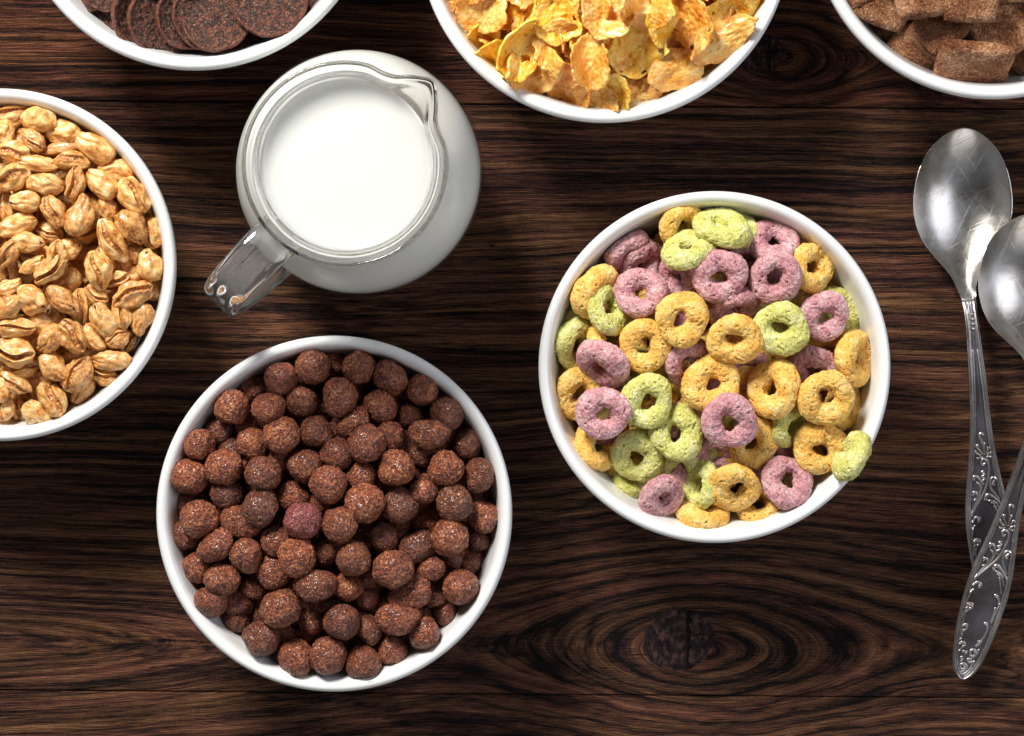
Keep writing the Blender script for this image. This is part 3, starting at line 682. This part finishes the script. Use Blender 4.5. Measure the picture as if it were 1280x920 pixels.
for (x, y, a_, b_, ang, ti, mj, ly, words) in sorted(PILLOWS, key=lambda b: b[7]):
    s = a_ * PX; p = P(x, y, .06); zt = pile.top(p.x, p.y, .008, -.0095) + (ly - 1) * .0052
    a = math.radians(-mj); R = Matrix.Rotation(math.radians(ti), 3, Vector((math.cos(a), math.sin(a), 0))) @ Matrix.Rotation(math.radians(-ang), 3, 'Z')
    o = place(pile, 'cereal_pillow', random.choice(pillows), x, y, R, (s, b_ * PX / .9, 31 * PX), zt, .0008, zt - .004)
    tag(o, words or 'cinnamon pillow in the part of the bowl cut off by the photo edge', 'cereal pillow', 'cinnamon pillows in the bowl' if words else 'cinnamon pillows beyond the photo edge')

# ------------------------------------------------------------------ chocolate discs
def disc_mat():
    t = NT('dark_chocolate_crust'); v, r = t.objvec()
    n2 = t.noise(v, 7, 4, .7); n3 = t.noise(v, 22, 3, .7); at = t.n('Attribute', attribute_name='edge').outputs['Fac']
    col = t.ramp(n2, [(.40, (.010, .0025, .0012)), (.5, (.040, .009, .004)), (.60, (.14, .036, .014))])
    col = t.mix(t.math('MULTIPLY', at, .8), col, t.ramp(n3, [(.38, (.055, .010, .004)), (.6, (.20, .044, .015))]))
    sug = t.rng(t.noise(v, 17, 3, .8), .57, .62); col = t.mix(t.math('MULTIPLY', sug, .5), col, (.62, .36, .24))
    h = t.math('ADD', n2, n3)
    return t.bsdf(Base_Color=col, Roughness=t.rng(sug, 0, 1, .5, .15), Specular_IOR_Level=.5, Normal=t.bump(h, .0008, .9))
M_DISC = disc_mat()
def disc_mesh(i):
    pr = smooth_pts([(.0005, -.03), (.5, -.045), (.85, -.10), (.975, -.09), (1.0, .0), (.985, .075), (.950, .10), (.905, .075), (.8, .035), (.5, .005), (.0005, -.0)], 6)
    V, F = lathe([(max(p[0], .0005), p[1]) for p in pr], 110, False); V = np.array(V); seed = 700 + i * 4.4; e = []
    for j, p in enumerate(V):
        r = math.hypot(p[0], p[1]); a = math.atan2(p[1], p[0])
        k = 1 + .05 * fbm((math.cos(a), math.sin(a), 0), 1.6, 4, seed)
        d = .034 * fbm((p[0], p[1], p[2] * 3), 7, 3, seed, .65) + .05 * fbm((p[0], p[1], 0), 1.2, 2, seed)
        V[j] = (p[0] * k, p[1] * k, p[2] + d * (1 if r < .9 else .7) + .05 * r * r); e.append(max(0, min(1, (r - .90) / .05)))
    me = mesh_from('chocolate_disc', V, F, M_DISC)
    at = me.attributes.new('edge', 'FLOAT', 'POINT'); at.data.foreach_set('value', e); return me
discs = [disc_mesh(i) for i in range(5)]
DISCS = [ # x, y, radius, major, tilt, layer
(150,4,34,-80,-25,0,'small disc deep in shadow at the left of the row'),(104,0,26,-80,-30,0,'disc edge by the left rim at the top photo edge'),(178,17,44,-75,40,0.2,'narrow slanted disc, second of the slanted ones from the left'),(200,25,45,-78,34,0.5,'slanted disc with thick reddish edge, left of the middle'),
(234,20,43,-80,32,0.8,'slanted disc in the middle of the row'),(258,20,44,-80,20,1.0,'disc whose rim shows just behind the large flat disc'),(271,22,44,0,-8,2,'large flat sugary disc in the middle right of the row'),(338,4,46,20,-8,3,'largest sugary disc at the right end of the row'),
(396,-14,28,80,30,0,'disc edge by the right rim at the top photo edge'),(134,-18,33,5,18,2,'cupped disc at the top photo edge on the left'),(219,-36,40,10,5,2,'disc cut by the top photo edge above the slanted ones')]
pile = Pile('disc', .034)
def disc_fill(x, y, r):
    s = random.uniform(38, 43) * PX; p = P(x, y, .05); zt = pile.top(p.x, p.y, .002, -.012)
    o = place(pile, 'chocolate_disc', random.choice(discs), x, y, tilt_rot(random.uniform(0, 180), random.uniform(-18, 18)), (s,) * 3, zt, .001)
    tag(o, 'dark chocolate disc mostly hidden underneath the other discs', 'chocolate disc', 'buried chocolate discs')
fill_random(pile, 'disc', 42, disc_fill, .84)
for (x, y) in [q for q in beyond('disc', 30, 62, .78) if q[1] < -60]:
    DISCS.append((x, y, 43, random.uniform(0, 180), random.uniform(-18, 18), random.choice((1, 1.5)), None))
for (x, y, r, mj, ti, ly, words) in sorted(DISCS, key=lambda b: b[5]):
    s = r * PX; p = P(x, y, .06); zt = pile.top(p.x, p.y, .004, -.0075) + (ly - 1) * .0024
    o = place(pile, 'chocolate_disc', random.choice(discs), x, y, tilt_rot(mj, ti, 0), (s, s, s), zt, .0008, zt - .004)
    tag(o, 'dark chocolate ' + words if words else 'dark chocolate disc in the part of the bowl beyond the top photo edge', 'chocolate disc', 'dark chocolate discs in the bowl' if words else 'chocolate discs beyond the photo edge')

# ------------------------------------------------------------------ milk jug
def glass(name='clear_glass', tw=1.0):
    t = NT(name)
    v = t.n('TexCoord').outputs['Object']
    return t.bsdf(Base_Color=(.985, .995, .99), Roughness=.0, IOR=1.48, Transmission_Weight=tw, Normal=t.bump(t.noise(v, 60, 2), .0006, .25))
def milk_mat():
    t = NT('milk')
    return t.bsdf(Base_Color=(.70, .71, .68), Roughness=.16, Subsurface_Weight=1.0, Subsurface_Radius=(.010, .0095, .0085), Subsurface_Scale=1.0, Specular_IOR_Level=.4)
def thin_glass():   # the jug wall where milk wets it: no air behind the inner face, so light enters unbent
    t = NT('milk_wetted_glass')
    tr = t.n('BsdfTransparent', {'Color': (.985, .99, .985)}); gl = t.n('BsdfGlossy', {'Color': (1, 1, 1), 'Roughness': .02})
    mx = t.n('MixShader', {0: t.math('MULTIPLY', t.n('Fresnel', {'IOR': 1.45}).outputs[0], .3), 1: tr, 2: gl}); t.t.links.new(mx.outputs[0], t.out.inputs[0]); return t.m
M_THIN = thin_glass(); M_GLASS = glass(); M_PRESSED = glass('pressed_glass', .96); M_MILK = milk_mat()
jc = P(431, 204.5, .115)
jug = empty('milk_jug', (jc.x, jc.y, 0)); tag(jug, 'round clear glass jug with loop handle and pouring lip, full of milk', 'jug')
SP = math.radians(43); HD = math.radians(226)
outer = smooth_pts([(.0003, .0008), (.024, .0008), (.0285, .0003), (.0325, .003), (.0415, .018), (.0466, .034), (.0477, .047), (.0462, .062), (.0415, .075), (.0355, .084), (.0322, .091), (.0318, .097), (.0322, .103), (.0334, .1085), (.0356, .1125)], 5)
inner = smooth_pts([(.0362, .1138), (.0358, .1149), (.0347, .1146), (.0330, .1118), (.0312, .1085), (.0301, .102), (.0295, .096), (.0298, .090), (.0334, .082), (.0397, .073), (.0445, .061), (.0460, .047), (.0449, .034), (.0397, .018), (.0300, .0055), (.0003, .004)], 5)
pr = outer + inner; seg = 200
V = []; F = []; n = len(pr)
for j in range(seg):
    a = 2 * PI * j / seg; d = (a - SP + PI) % (2 * PI) - PI
    for r, z in pr:
        k = min(1, max(0, (z - .094) / .020)); k = k * k * (3 - 2 * k)
        w = max(0, 1 - math.sqrt(d * d + .0012) / .30)
        amp = .0074 * w ** 1.15
        rr = max(r, .0003) + amp * k - (.0010 * k * math.exp(-((abs(d) - .42) / .12) ** 2))
        V.append((rr * math.cos(a), rr * math.sin(a), z + .0015 * k * w))
for j in range(seg):
    k2 = (j + 1) % seg
    for i in range(n - 1): F.append((j * n + i, k2 * n + i, k2 * n + i + 1, j * n + i + 1))
me = mesh_from('glass_body', V, F, M_GLASS); me.materials.append(M_THIN)
zc = np.array([np.mean([V[i][2] for i in f]) for f in F]); me.polygons.foreach_set('material_index', [1 if z < .0885 else 0 for z in zc])
obj('glass_body', me, jug)
# handle: a ribbed strap swept round a D
path = smooth_pts([(.0318, .1015), (.039, .1075), (.050, .1095), (.0605, .1050), (.0665, .0930), (.0660, .0780), (.0600, .0640), (.0520, .0550), (.0440, .0490)], 8)
V = []; F = []; m = 36
for i, (r, z) in enumerate(path):
    q0 = path[max(i - 1, 0)]; q1 = path[min(i + 1, len(path) - 1)]; tx, tz = q1[0] - q0[0], q1[1] - q0[1]; l = math.hypot(tx, tz); tx /= l; tz /= l
    nx, nz = -tz, tx
    f = i / (len(path) - 1); wd = .0078 + .0012 * (2 * f - 1) ** 2; th = .0029 + .0012 * (2 * f - 1) ** 4
    for k in range(m):
        a = 2 * PI * k / m; cx_ = math.copysign(abs(math.cos(a)) ** .75, math.cos(a)); sx = math.copysign(abs(math.sin(a)) ** .8, math.sin(a))
        t_ = wd * cx_; h_ = th * sx * (1 - .20 * math.exp(-((cx_) / .34) ** 2) * (1 if sx > 0 else .3))
        rr = r + nx * h_; zz = z + nz * h_
        V.append((rr * math.cos(HD) - t_ * math.sin(HD), rr * math.sin(HD) + t_ * math.cos(HD), zz))
for i in range(len(path) - 1):
    for k in range(m): F.append((i * m + k, (i + 1) * m + k, (i + 1) * m + (k + 1) % m, i * m + (k + 1) % m))
F.append(tuple(range(m))); F.append(tuple((len(path) - 1) * m + k for k in range(m))[::-1])
me = mesh_from('handle', V, F, M_PRESSED)
bm = bmesh.new(); bm.from_mesh(me); bmesh.ops.recalc_face_normals(bm, faces=bm.faces); bm.to_mesh(me); bm.free()
obj('handle', me, jug)
mp = [(r + .00025, z) for r, z in inner[::-1] if z < .1045] ; mp[0] = (.0003, .0038)
mp += [(.0306, .1060), (.0302, .1061), (.0294, .1055), (.0280, .1051), (.020, .1050), (.010, .1050), (.0003, .1050)]
mp = [(.000002 if r < .0005 else r, z) for r, z in mp]; V, F = lathe(mp, 160, False)
mk = obj('milk', mesh_from('milk', V, F, M_MILK)); mk.location = (jc.x, jc.y, 0)
tag(mk, 'fresh white milk filling the glass jug to its neck', 'milk')

# ------------------------------------------------------------------ spoons
def metal(name, dark, rough=.24, scratch=1.0):
    t = NT(name); v = t.n('TexCoord').outputs['Object']
    n1 = t.noise(v, 60, 4, .6); n2 = t.noise(v, 420, 3, .7)
    def sc1(rot, sx, lo):
        q = t.n('VectorRotate', {'Vector': v, 'Angle': rot}, rotation_type='Z_AXIS').outputs[0]
        q = t.n('VectorMath', {0: q, 1: (sx, sx * .045, sx * .045)}, operation='MULTIPLY').outputs[0]
        return t.rng(t.noise(q, 1, 2, .55, .25), lo, lo + .10)
    sc_ = t.math('ADD', t.math('ADD', sc1(.45, 900, .60), sc1(1.15, 1100, .62)), sc1(-.6, 1000, .62), clamp=True)
    col = t.mix(t.rng(n1, .38, .62), (dark[0] * .74, dark[1] * .69, dark[2] * .63), dark)
    col = t.mix(t.math('MULTIPLY', t.rng(n2, .60, .75), .25), col, tuple(c * .35 for c in dark))
    h = t.math('ADD', t.math('MULTIPLY', sc_, .5 * scratch), t.math('MULTIPLY', n2, .5))
    return t.bsdf(Base_Color=col, Metallic=1.0, Roughness=t.math('ADD', t.rng(n1, .3, .7, rough - .04, rough + .10), t.math('MULTIPLY', sc_, .10)), Normal=t.bump(h, .00006, .5))
M_STEEL = metal('worn_silver', (.62, .61, .60), .27); M_PAT = metal('tarnished_silver', (.15, .142, .165), .42, .5); M_EDGE = metal('polished_edge', (.46, .44, .45), .34, .5)
HW = [(0, 0), (1.5, 6), (5, 10.5), (12, 14.5), (24, 18.6), (38, 21.5), (56, 24.2), (75, 26), (100, 27.3), (120, 27.3), (138, 26), (155, 23.8), (172, 21), (190, 18.2), (210, 15.6), (228, 14), (248, 12.6), (268, 11.6), (300, 10.2), (330, 9), (360, 8), (380, 8), (395, 9), (409, 12), (421, 17), (432, 24.5), (444, 34.5), (456, 44), (470, 52.5), (485, 58.5), (500, 61.5), (511, 62.2)]
def hw(s):
    if s > 511: return 62.2 * max(0, 1 - ((s - 511) / 97) ** 2) ** .5
    return float(np.interp(s, [a for a, _ in HW], [b for _, b in HW]))
def spoon(cl, label, zoff):
    S = [c[0] for c in cl]
    dense = smooth_pts([(c[0], c[1], c[2], c[3]) for c in cl], 12); D = np.array(dense)
    for _ in range(6): D[1:-1, 1:] = (D[:-2, 1:] + 2 * D[1:-1, 1:] + D[2:, 1:]) / 4
    def cen(s):
        x, y, z = (np.interp(s, D[:, 0], D[:, k]) for k in (1, 2, 3)); return P(x, y, z)
    def frame(s):
        a, b = cen(max(s - 5, 0)), cen(min(s + 5, 608)); t = (b - a).normalized()
        side = Vector((t.y, -t.x, 0)).normalized(); up = side.cross(t); 
        if up.z < 0: up = -up
        return cen(s), side, up
    def depth(s):
        if s < 395: return 0
        q = (s - 395) / 213; return .0088 * math.sin(PI * min(1, q) ** 1.15) ** .75 if 0 < q < 1 else 0
    def top(s, v):
        d = -depth(s) * (1 - abs(v) ** 2.3)
        if s < 400:   # raised double border round a sunk panel, fading into a fluted neck
            k = min(1, (400 - s) / 30)
            av = abs(v) * hw(s); e = hw(s) - av
            rid = .00055 * math.exp(-((e - 2.6) / 1.5) ** 2) + .00028 * math.exp(-((e - 6.0) / .9) ** 2) * (hw(s) > 9)
            d += k * (rid - .00035 * (1 if e > 7.5 else 0) + (.0006 * math.exp(-(av / 2.5) ** 2) if s > 250 else 0) * min(1, max(0, (s - 250) / 40)))
            d += k * .0003 * (1 - v * v)
        return d
    root = empty('spoon', cen(608 * .5) * 1.0); root.location.z = 0; base = Vector(root.location)
    tag(root, label, 'spoon', 'old ornate silver spoons crossed on the table')
    def shell(s0, s1, ns, nv, th, mats, matfn, name):
        V = []; F = []; M = []
        st = [s0 + (s1 - s0) * i / ns for i in range(ns + 1)]
        if s0 == 0: st = sorted(set(st + [.15, .6, 1.5, 3]))
        if s1 >= 608: st = [s for s in st if s < 604] + [604.5, 606, 607, 607.6, 607.95]
        loop = 2 * (nv + 1)
        for s in st:
            c, sd, up = frame(s); w = max(hw(s), .25) * PX * (CAM_Z - c.z) / .8
            for i in range(nv + 1):
                v = math.sin((i / nv * 2 - 1) * PI / 2); V.append(c + sd * (w * v) + up * top(s, v) - base)
            for i in range(nv, -1, -1):
                v = math.sin((i / nv * 2 - 1) * PI / 2); tt = top(s, v) if s > 395 else min(0, top(s, v)); V.append(c + sd * (w * v * .975) + up * (tt - th * (.35 + .65 * (1 - v * v) ** .5)) - base)
        for a in range(len(st) - 1):
            for i in range(loop):
                F.append((a * loop + i, a * loop + (i + 1) % loop, (a + 1) * loop + (i + 1) % loop, (a + 1) * loop + i))
                v = math.sin(((min(i, nv - .5) + .5) / nv * 2 - 1) * PI / 2); M.append(matfn(st[a], v) if i < nv else 0)
        F.append(tuple(range(loop))[::-1]); M.append(0); F.append(tuple((len(st) - 1) * loop + i for i in range(loop))); M.append(0)
        me = mesh_from(name, V, F, None)
        for mt in mats: me.materials.append(mt)
        me.polygons.foreach_set('material_index', M)
        bm = bmesh.new(); bm.from_mesh(me); bmesh.ops.recalc_face_normals(bm, faces=bm.faces); bm.to_mesh(me); bm.free()
        return obj(name, me, root)
    def hm(s, v):
        e = hw(s) * (1 - abs(v)); return 1 if e > 4.6 and not (e > 5.2 and e < 6.9 and hw(s) > 9) and s < 388 else 0
    h = shell(0, 392, 200, 56, .0019, [M_EDGE, M_PAT], hm, 'handle')
    shell(392, 608, 90, 44, .0011, [M_STEEL], lambda s, v: 0, 'spoon_bowl')
    # scrollwork in relief
    V = []; F = []
    def stroke(pts, r0, r1, head=True):
        q = smooth_pts(pts, 7); nq = len(q); m = 8
        W = []
        for (s, v) in q:
            c, sd, up = frame(s); hv = hw(s); vv = max(-.9, min(.9, v / max(hv, 1)))
            W.append((c + sd * (v * PX) + up * (top(s, vv) + .00005) - base, up))
        for i in range(nq):
            a = W[max(i - 1, 0)][0]; b = W[min(i + 1, nq - 1)][0]; t = (b - a)
            t = t.normalized() if t.length > 1e-9 else Vector((0, 1, 0)); up = W[i][1]; sd = t.cross(up).normalized()
            f = i / (nq - 1); r = (r0 + (r1 - r0) * f) * PX
            if head and f < .18: r *= .55 + .45 * math.sin(f / .18 * PI / 2)
            if i == nq - 1: r *= .3
            b0 = len(V)
            for k in range(m):
                an = 2 * PI * k / m; V.append(W[i][0] + sd * (r * math.cos(an)) + up * (.9 * r * math.sin(an)))
            if i:
                for k in range(m): F.append((b0 - m + k, b0 - m + (k + 1) % m, b0 + (k + 1) % m, b0 + k))
        F.append(tuple(len(V) - m + k for k in range(m)))
    for pts, r0, r1 in ORN: stroke(pts, r0 * 1.65, r1 * 1.7)
    me = mesh_from('scrollwork', V, F, M_EDGE)
    bm = bmesh.new(); bm.from_mesh(me); bmesh.ops.recalc_face_normals(bm, faces=bm.faces); bm.to_mesh(me); bm.free()
    o = obj('scrollwork', me, h)
    return root
# scroll strokes, traced as (distance from the tip, offset to the right) in units of 0.3 mm
def c1(pts):   # upper scrolls
    out = []
    for x, y in pts:
        X, Y = 1160 + x / 5.75, 540 + y / 5.75; s = 768 - Y; ax = float(np.interp(Y, [540, 600, 690, 768], [1226, 1230, 1238, 1245])); out.append((s, (X - ax)))
    return out
def c2(pts):   # lower scrolls
    out = []
    for x, y in pts:
        X, Y = 1160 + x / 5.41, 690 + y / 5.41; dx, dy = X - 1202, 849 - Y; a = math.radians(16.3)
        out.append((dx * math.sin(a) + dy * math.cos(a), dx * math.cos(a) - dy * math.sin(a)))
    return out
ORN = []
for pts, r0, r1 in [
 ([(402,22),(380,8),(364,24),(380,60),(398,110),(408,168)], 1.5, .8), ([(362,90),(345,100),(368,130),(400,166)], 1.5, .6), ([(335,125),(345,146),(385,170)], 1.5, .6), ([(345,188),(368,184),(395,176)], 1.4, .6),
 ([(412,78),(402,96),(406,150)], 1.4, .6), ([(444,116),(428,124),(420,160)], 1.5, .6), ([(458,152),(442,156),(424,172)], 1.4, .6), ([(452,186),(436,182),(420,182)], 1.4, .6),
 ([(412,226),(396,238),(380,216),(398,194),(428,212),(440,260),(434,330),(418,400),(380,470),(340,530),(300,596)], 1.5, .9),
 ([(404,280),(385,290),(408,306),(386,322),(408,338),(388,356),(400,380)], 1.2, .8), ([(330,342),(325,316),(352,318),(374,348),(382,392),(368,436)], 1.7, .7), ([(340,356),(366,372),(376,404)], 1.3, .6),
 ([(318,448),(324,424),(350,436),(352,476),(322,536),(300,590)], 1.7, .7), ([(326,486),(340,470)], 1.2, .6), ([(378,392),(372,440),(350,500),(310,575)], .9, .7),
 ([(488,388),(470,386),(482,362),(494,346),(468,336),(450,362),(456,412),(488,456),(522,500)], 1.4, .9), ([(430,492),(410,482),(430,460),(470,470),(512,536)], 1.7, .8), ([(452,512),(478,524),(494,566)], 1.2, .6),
 ([(356,644),(366,616),(334,606),(308,640)], 2.0, 1.0), ([(336,660),(316,680),(304,756)], 1.3, .6), ([(372,790),(348,774),(326,808),(314,880)], 2.0, .8), ([(350,800),(330,850)], 1.2, .6)]: ORN.append((c1(pts), r0, r1))
for pts, r0, r1 in [
 ([(440,112),(470,90),(500,120),(530,170),(545,215)], 1.9, .9), ([(460,130),(500,160),(520,240)], 1.4, .7), ([(484,172),(494,230),(502,290)], 1.3, .8), ([(450,296),(474,306),(488,350),(470,400),(432,492)], 2.0, .8), ([(462,380),(448,430),(430,480)], 1.2, .8),
 ([(380,484),(402,490),(404,530),(380,580),(340,625)], 1.8, .8), ([(366,604),(336,632),(322,640)], 1.6, .9), ([(360,600),(345,610),(340,600)], 1.2, .8),
 ([(256,360),(272,340),(302,350),(292,374),(262,384),(244,412),(232,470)], 1.7, .7), ([(230,492),(262,484),(256,512),(230,530),(222,570)], 1.8, .7), ([(226,572),(212,584)], 1.4, .8), ([(206,618),(232,604),(250,624),(226,640),(206,668)], 1.7, .7),
 ([(244,690),(262,674),(240,668),(226,680)], 1.3, .9), ([(236,704),(216,716),(234,726),(214,742)], 1.1, .8), ([(310,672),(326,690),(308,710),(284,694),(290,668),(316,662),(334,690)], 1.3, 1.0), ([(236,770),(250,784),(234,798),(214,782),(222,760),(248,758),(264,784),(244,808),(212,812)], 1.3, 1.0),
 ([(300,726),(268,728),(280,750),(304,744)], 1.3, .9), ([(318,740),(286,784)], 1.2, .8), ([(350,660),(336,690),(330,700)], 1.2, .8), ([(200,780),(212,812),(236,830),(268,812),(300,780)], .8, .8)]: ORN.append((c2(pts), r0, r1))
# beads at the neck
for k, s_ in enumerate([356, 362, 368, 374]): ORN.append(([(s_, -1.5), (s_ + 1.4, 0), (s_, 1.5)], 1.2, 1.2))
ORN.append(([(376, -4.5), (383, -2.5), (388, 0), (383, 2.5), (376, 4.5)], .45, .45))
spoon([(0,1245,768,.0035),(78,1238,690,.0050),(168,1230,600,.0105),(268,1224,500,.0165),(330,1218.5,438,.0175),(371,1214.5,397,.0165),(400,1210,368,.0142),(428,1206,340,.0118),(511,1203.5,257,.0104),(608,1206,160,.0108)],
      'lower silver spoon with scratched bowl, lying straight and partly covered by the other', 0)
spoon([(0,1202,849,.0070),(73,1222,779,.0105),(155,1245,700,.0145),(231,1266,627,.0190),(302,1287,560,.0250),(345,1297,517,.0268),(385,1298,478,.0262),(425,1293,440,.0225),(500,1284.5,368,.0188),(608,1289,268,.0190)],
      'upper silver spoon with tarnished floral handle, slanting across the other one at the right edge', 0)

finish_labels()
# ------------------------------------------------------------------ light
w = bpy.data.worlds.new('World'); scene.world = w; w.use_nodes = True
nt = w.node_tree; bg = nt.nodes['Background']          # backdrop brightened towards the horizon, added to lift the jug's sides and spoons
g = nt.nodes.new('ShaderNodeNewGeometry'); sx = nt.nodes.new('ShaderNodeSeparateXYZ'); cr = nt.nodes.new('ShaderNodeValToRGB')
nt.links.new(nt.nodes.new('ShaderNodeTexCoord').outputs['Generated'], sx.inputs[0]); nt.links.new(sx.outputs[2], cr.inputs[0]); nt.links.new(cr.outputs[0], bg.inputs[0])
cr.color_ramp.elements[0].position = .0; cr.color_ramp.elements[0].color = (1.0, .99, .97, 1)
cr.color_ramp.elements[1].position = .75; cr.color_ramp.elements[1].color = (.29, .305, .33, 1)
bg.inputs[1].default_value = .27
def area(name, loc, target, size, power, color, sy=None):
    d = bpy.data.lights.new(name, 'AREA'); d.energy = power; d.color = color; d.shape = 'RECTANGLE'; d.size = size; d.size_y = sy or size
    o = bpy.data.objects.new(name, d); link(o); o.location = loc
    o.rotation_euler = (Vector(target) - Vector(loc)).to_track_quat('-Z', 'Y').to_euler(); return o
area('window_light', (-.42, .78, .78), (0, -.02, 0), .32, 25, (1, .965, .90), .30)
area('added_fill', (.35, -.95, .55), (0, 0, 0), .8, 2.2, (1, .96, .92), .6)  # extra dim lamp added to brighten the lower right sides of jug and balls
area('fill_light', (.85, .15, .75), (0, 0, 0), .6, 4.4, (.86, .89, 1), .8)

scene.view_settings.view_transform = 'Standard'; scene.view_settings.look = 'None'
scene.view_settings.exposure = 0; scene.view_settings.gamma = 1
scene.render.engine = 'CYCLES'
scene.cycles.use_denoising = True; scene.cycles.denoising_prefilter = 'ACCURATE'; scene.cycles.denoising_input_passes = 'RGB_ALBEDO_NORMAL'
scene.cycles.max_bounces = 14; scene.cycles.transmission_bounces = 12; scene.cycles.transparent_max_bounces = 12
scene.cycles.sample_clamp_indirect = 3.0; scene.cycles.caustics_reflective = False; scene.cycles.blur_glossy = .4
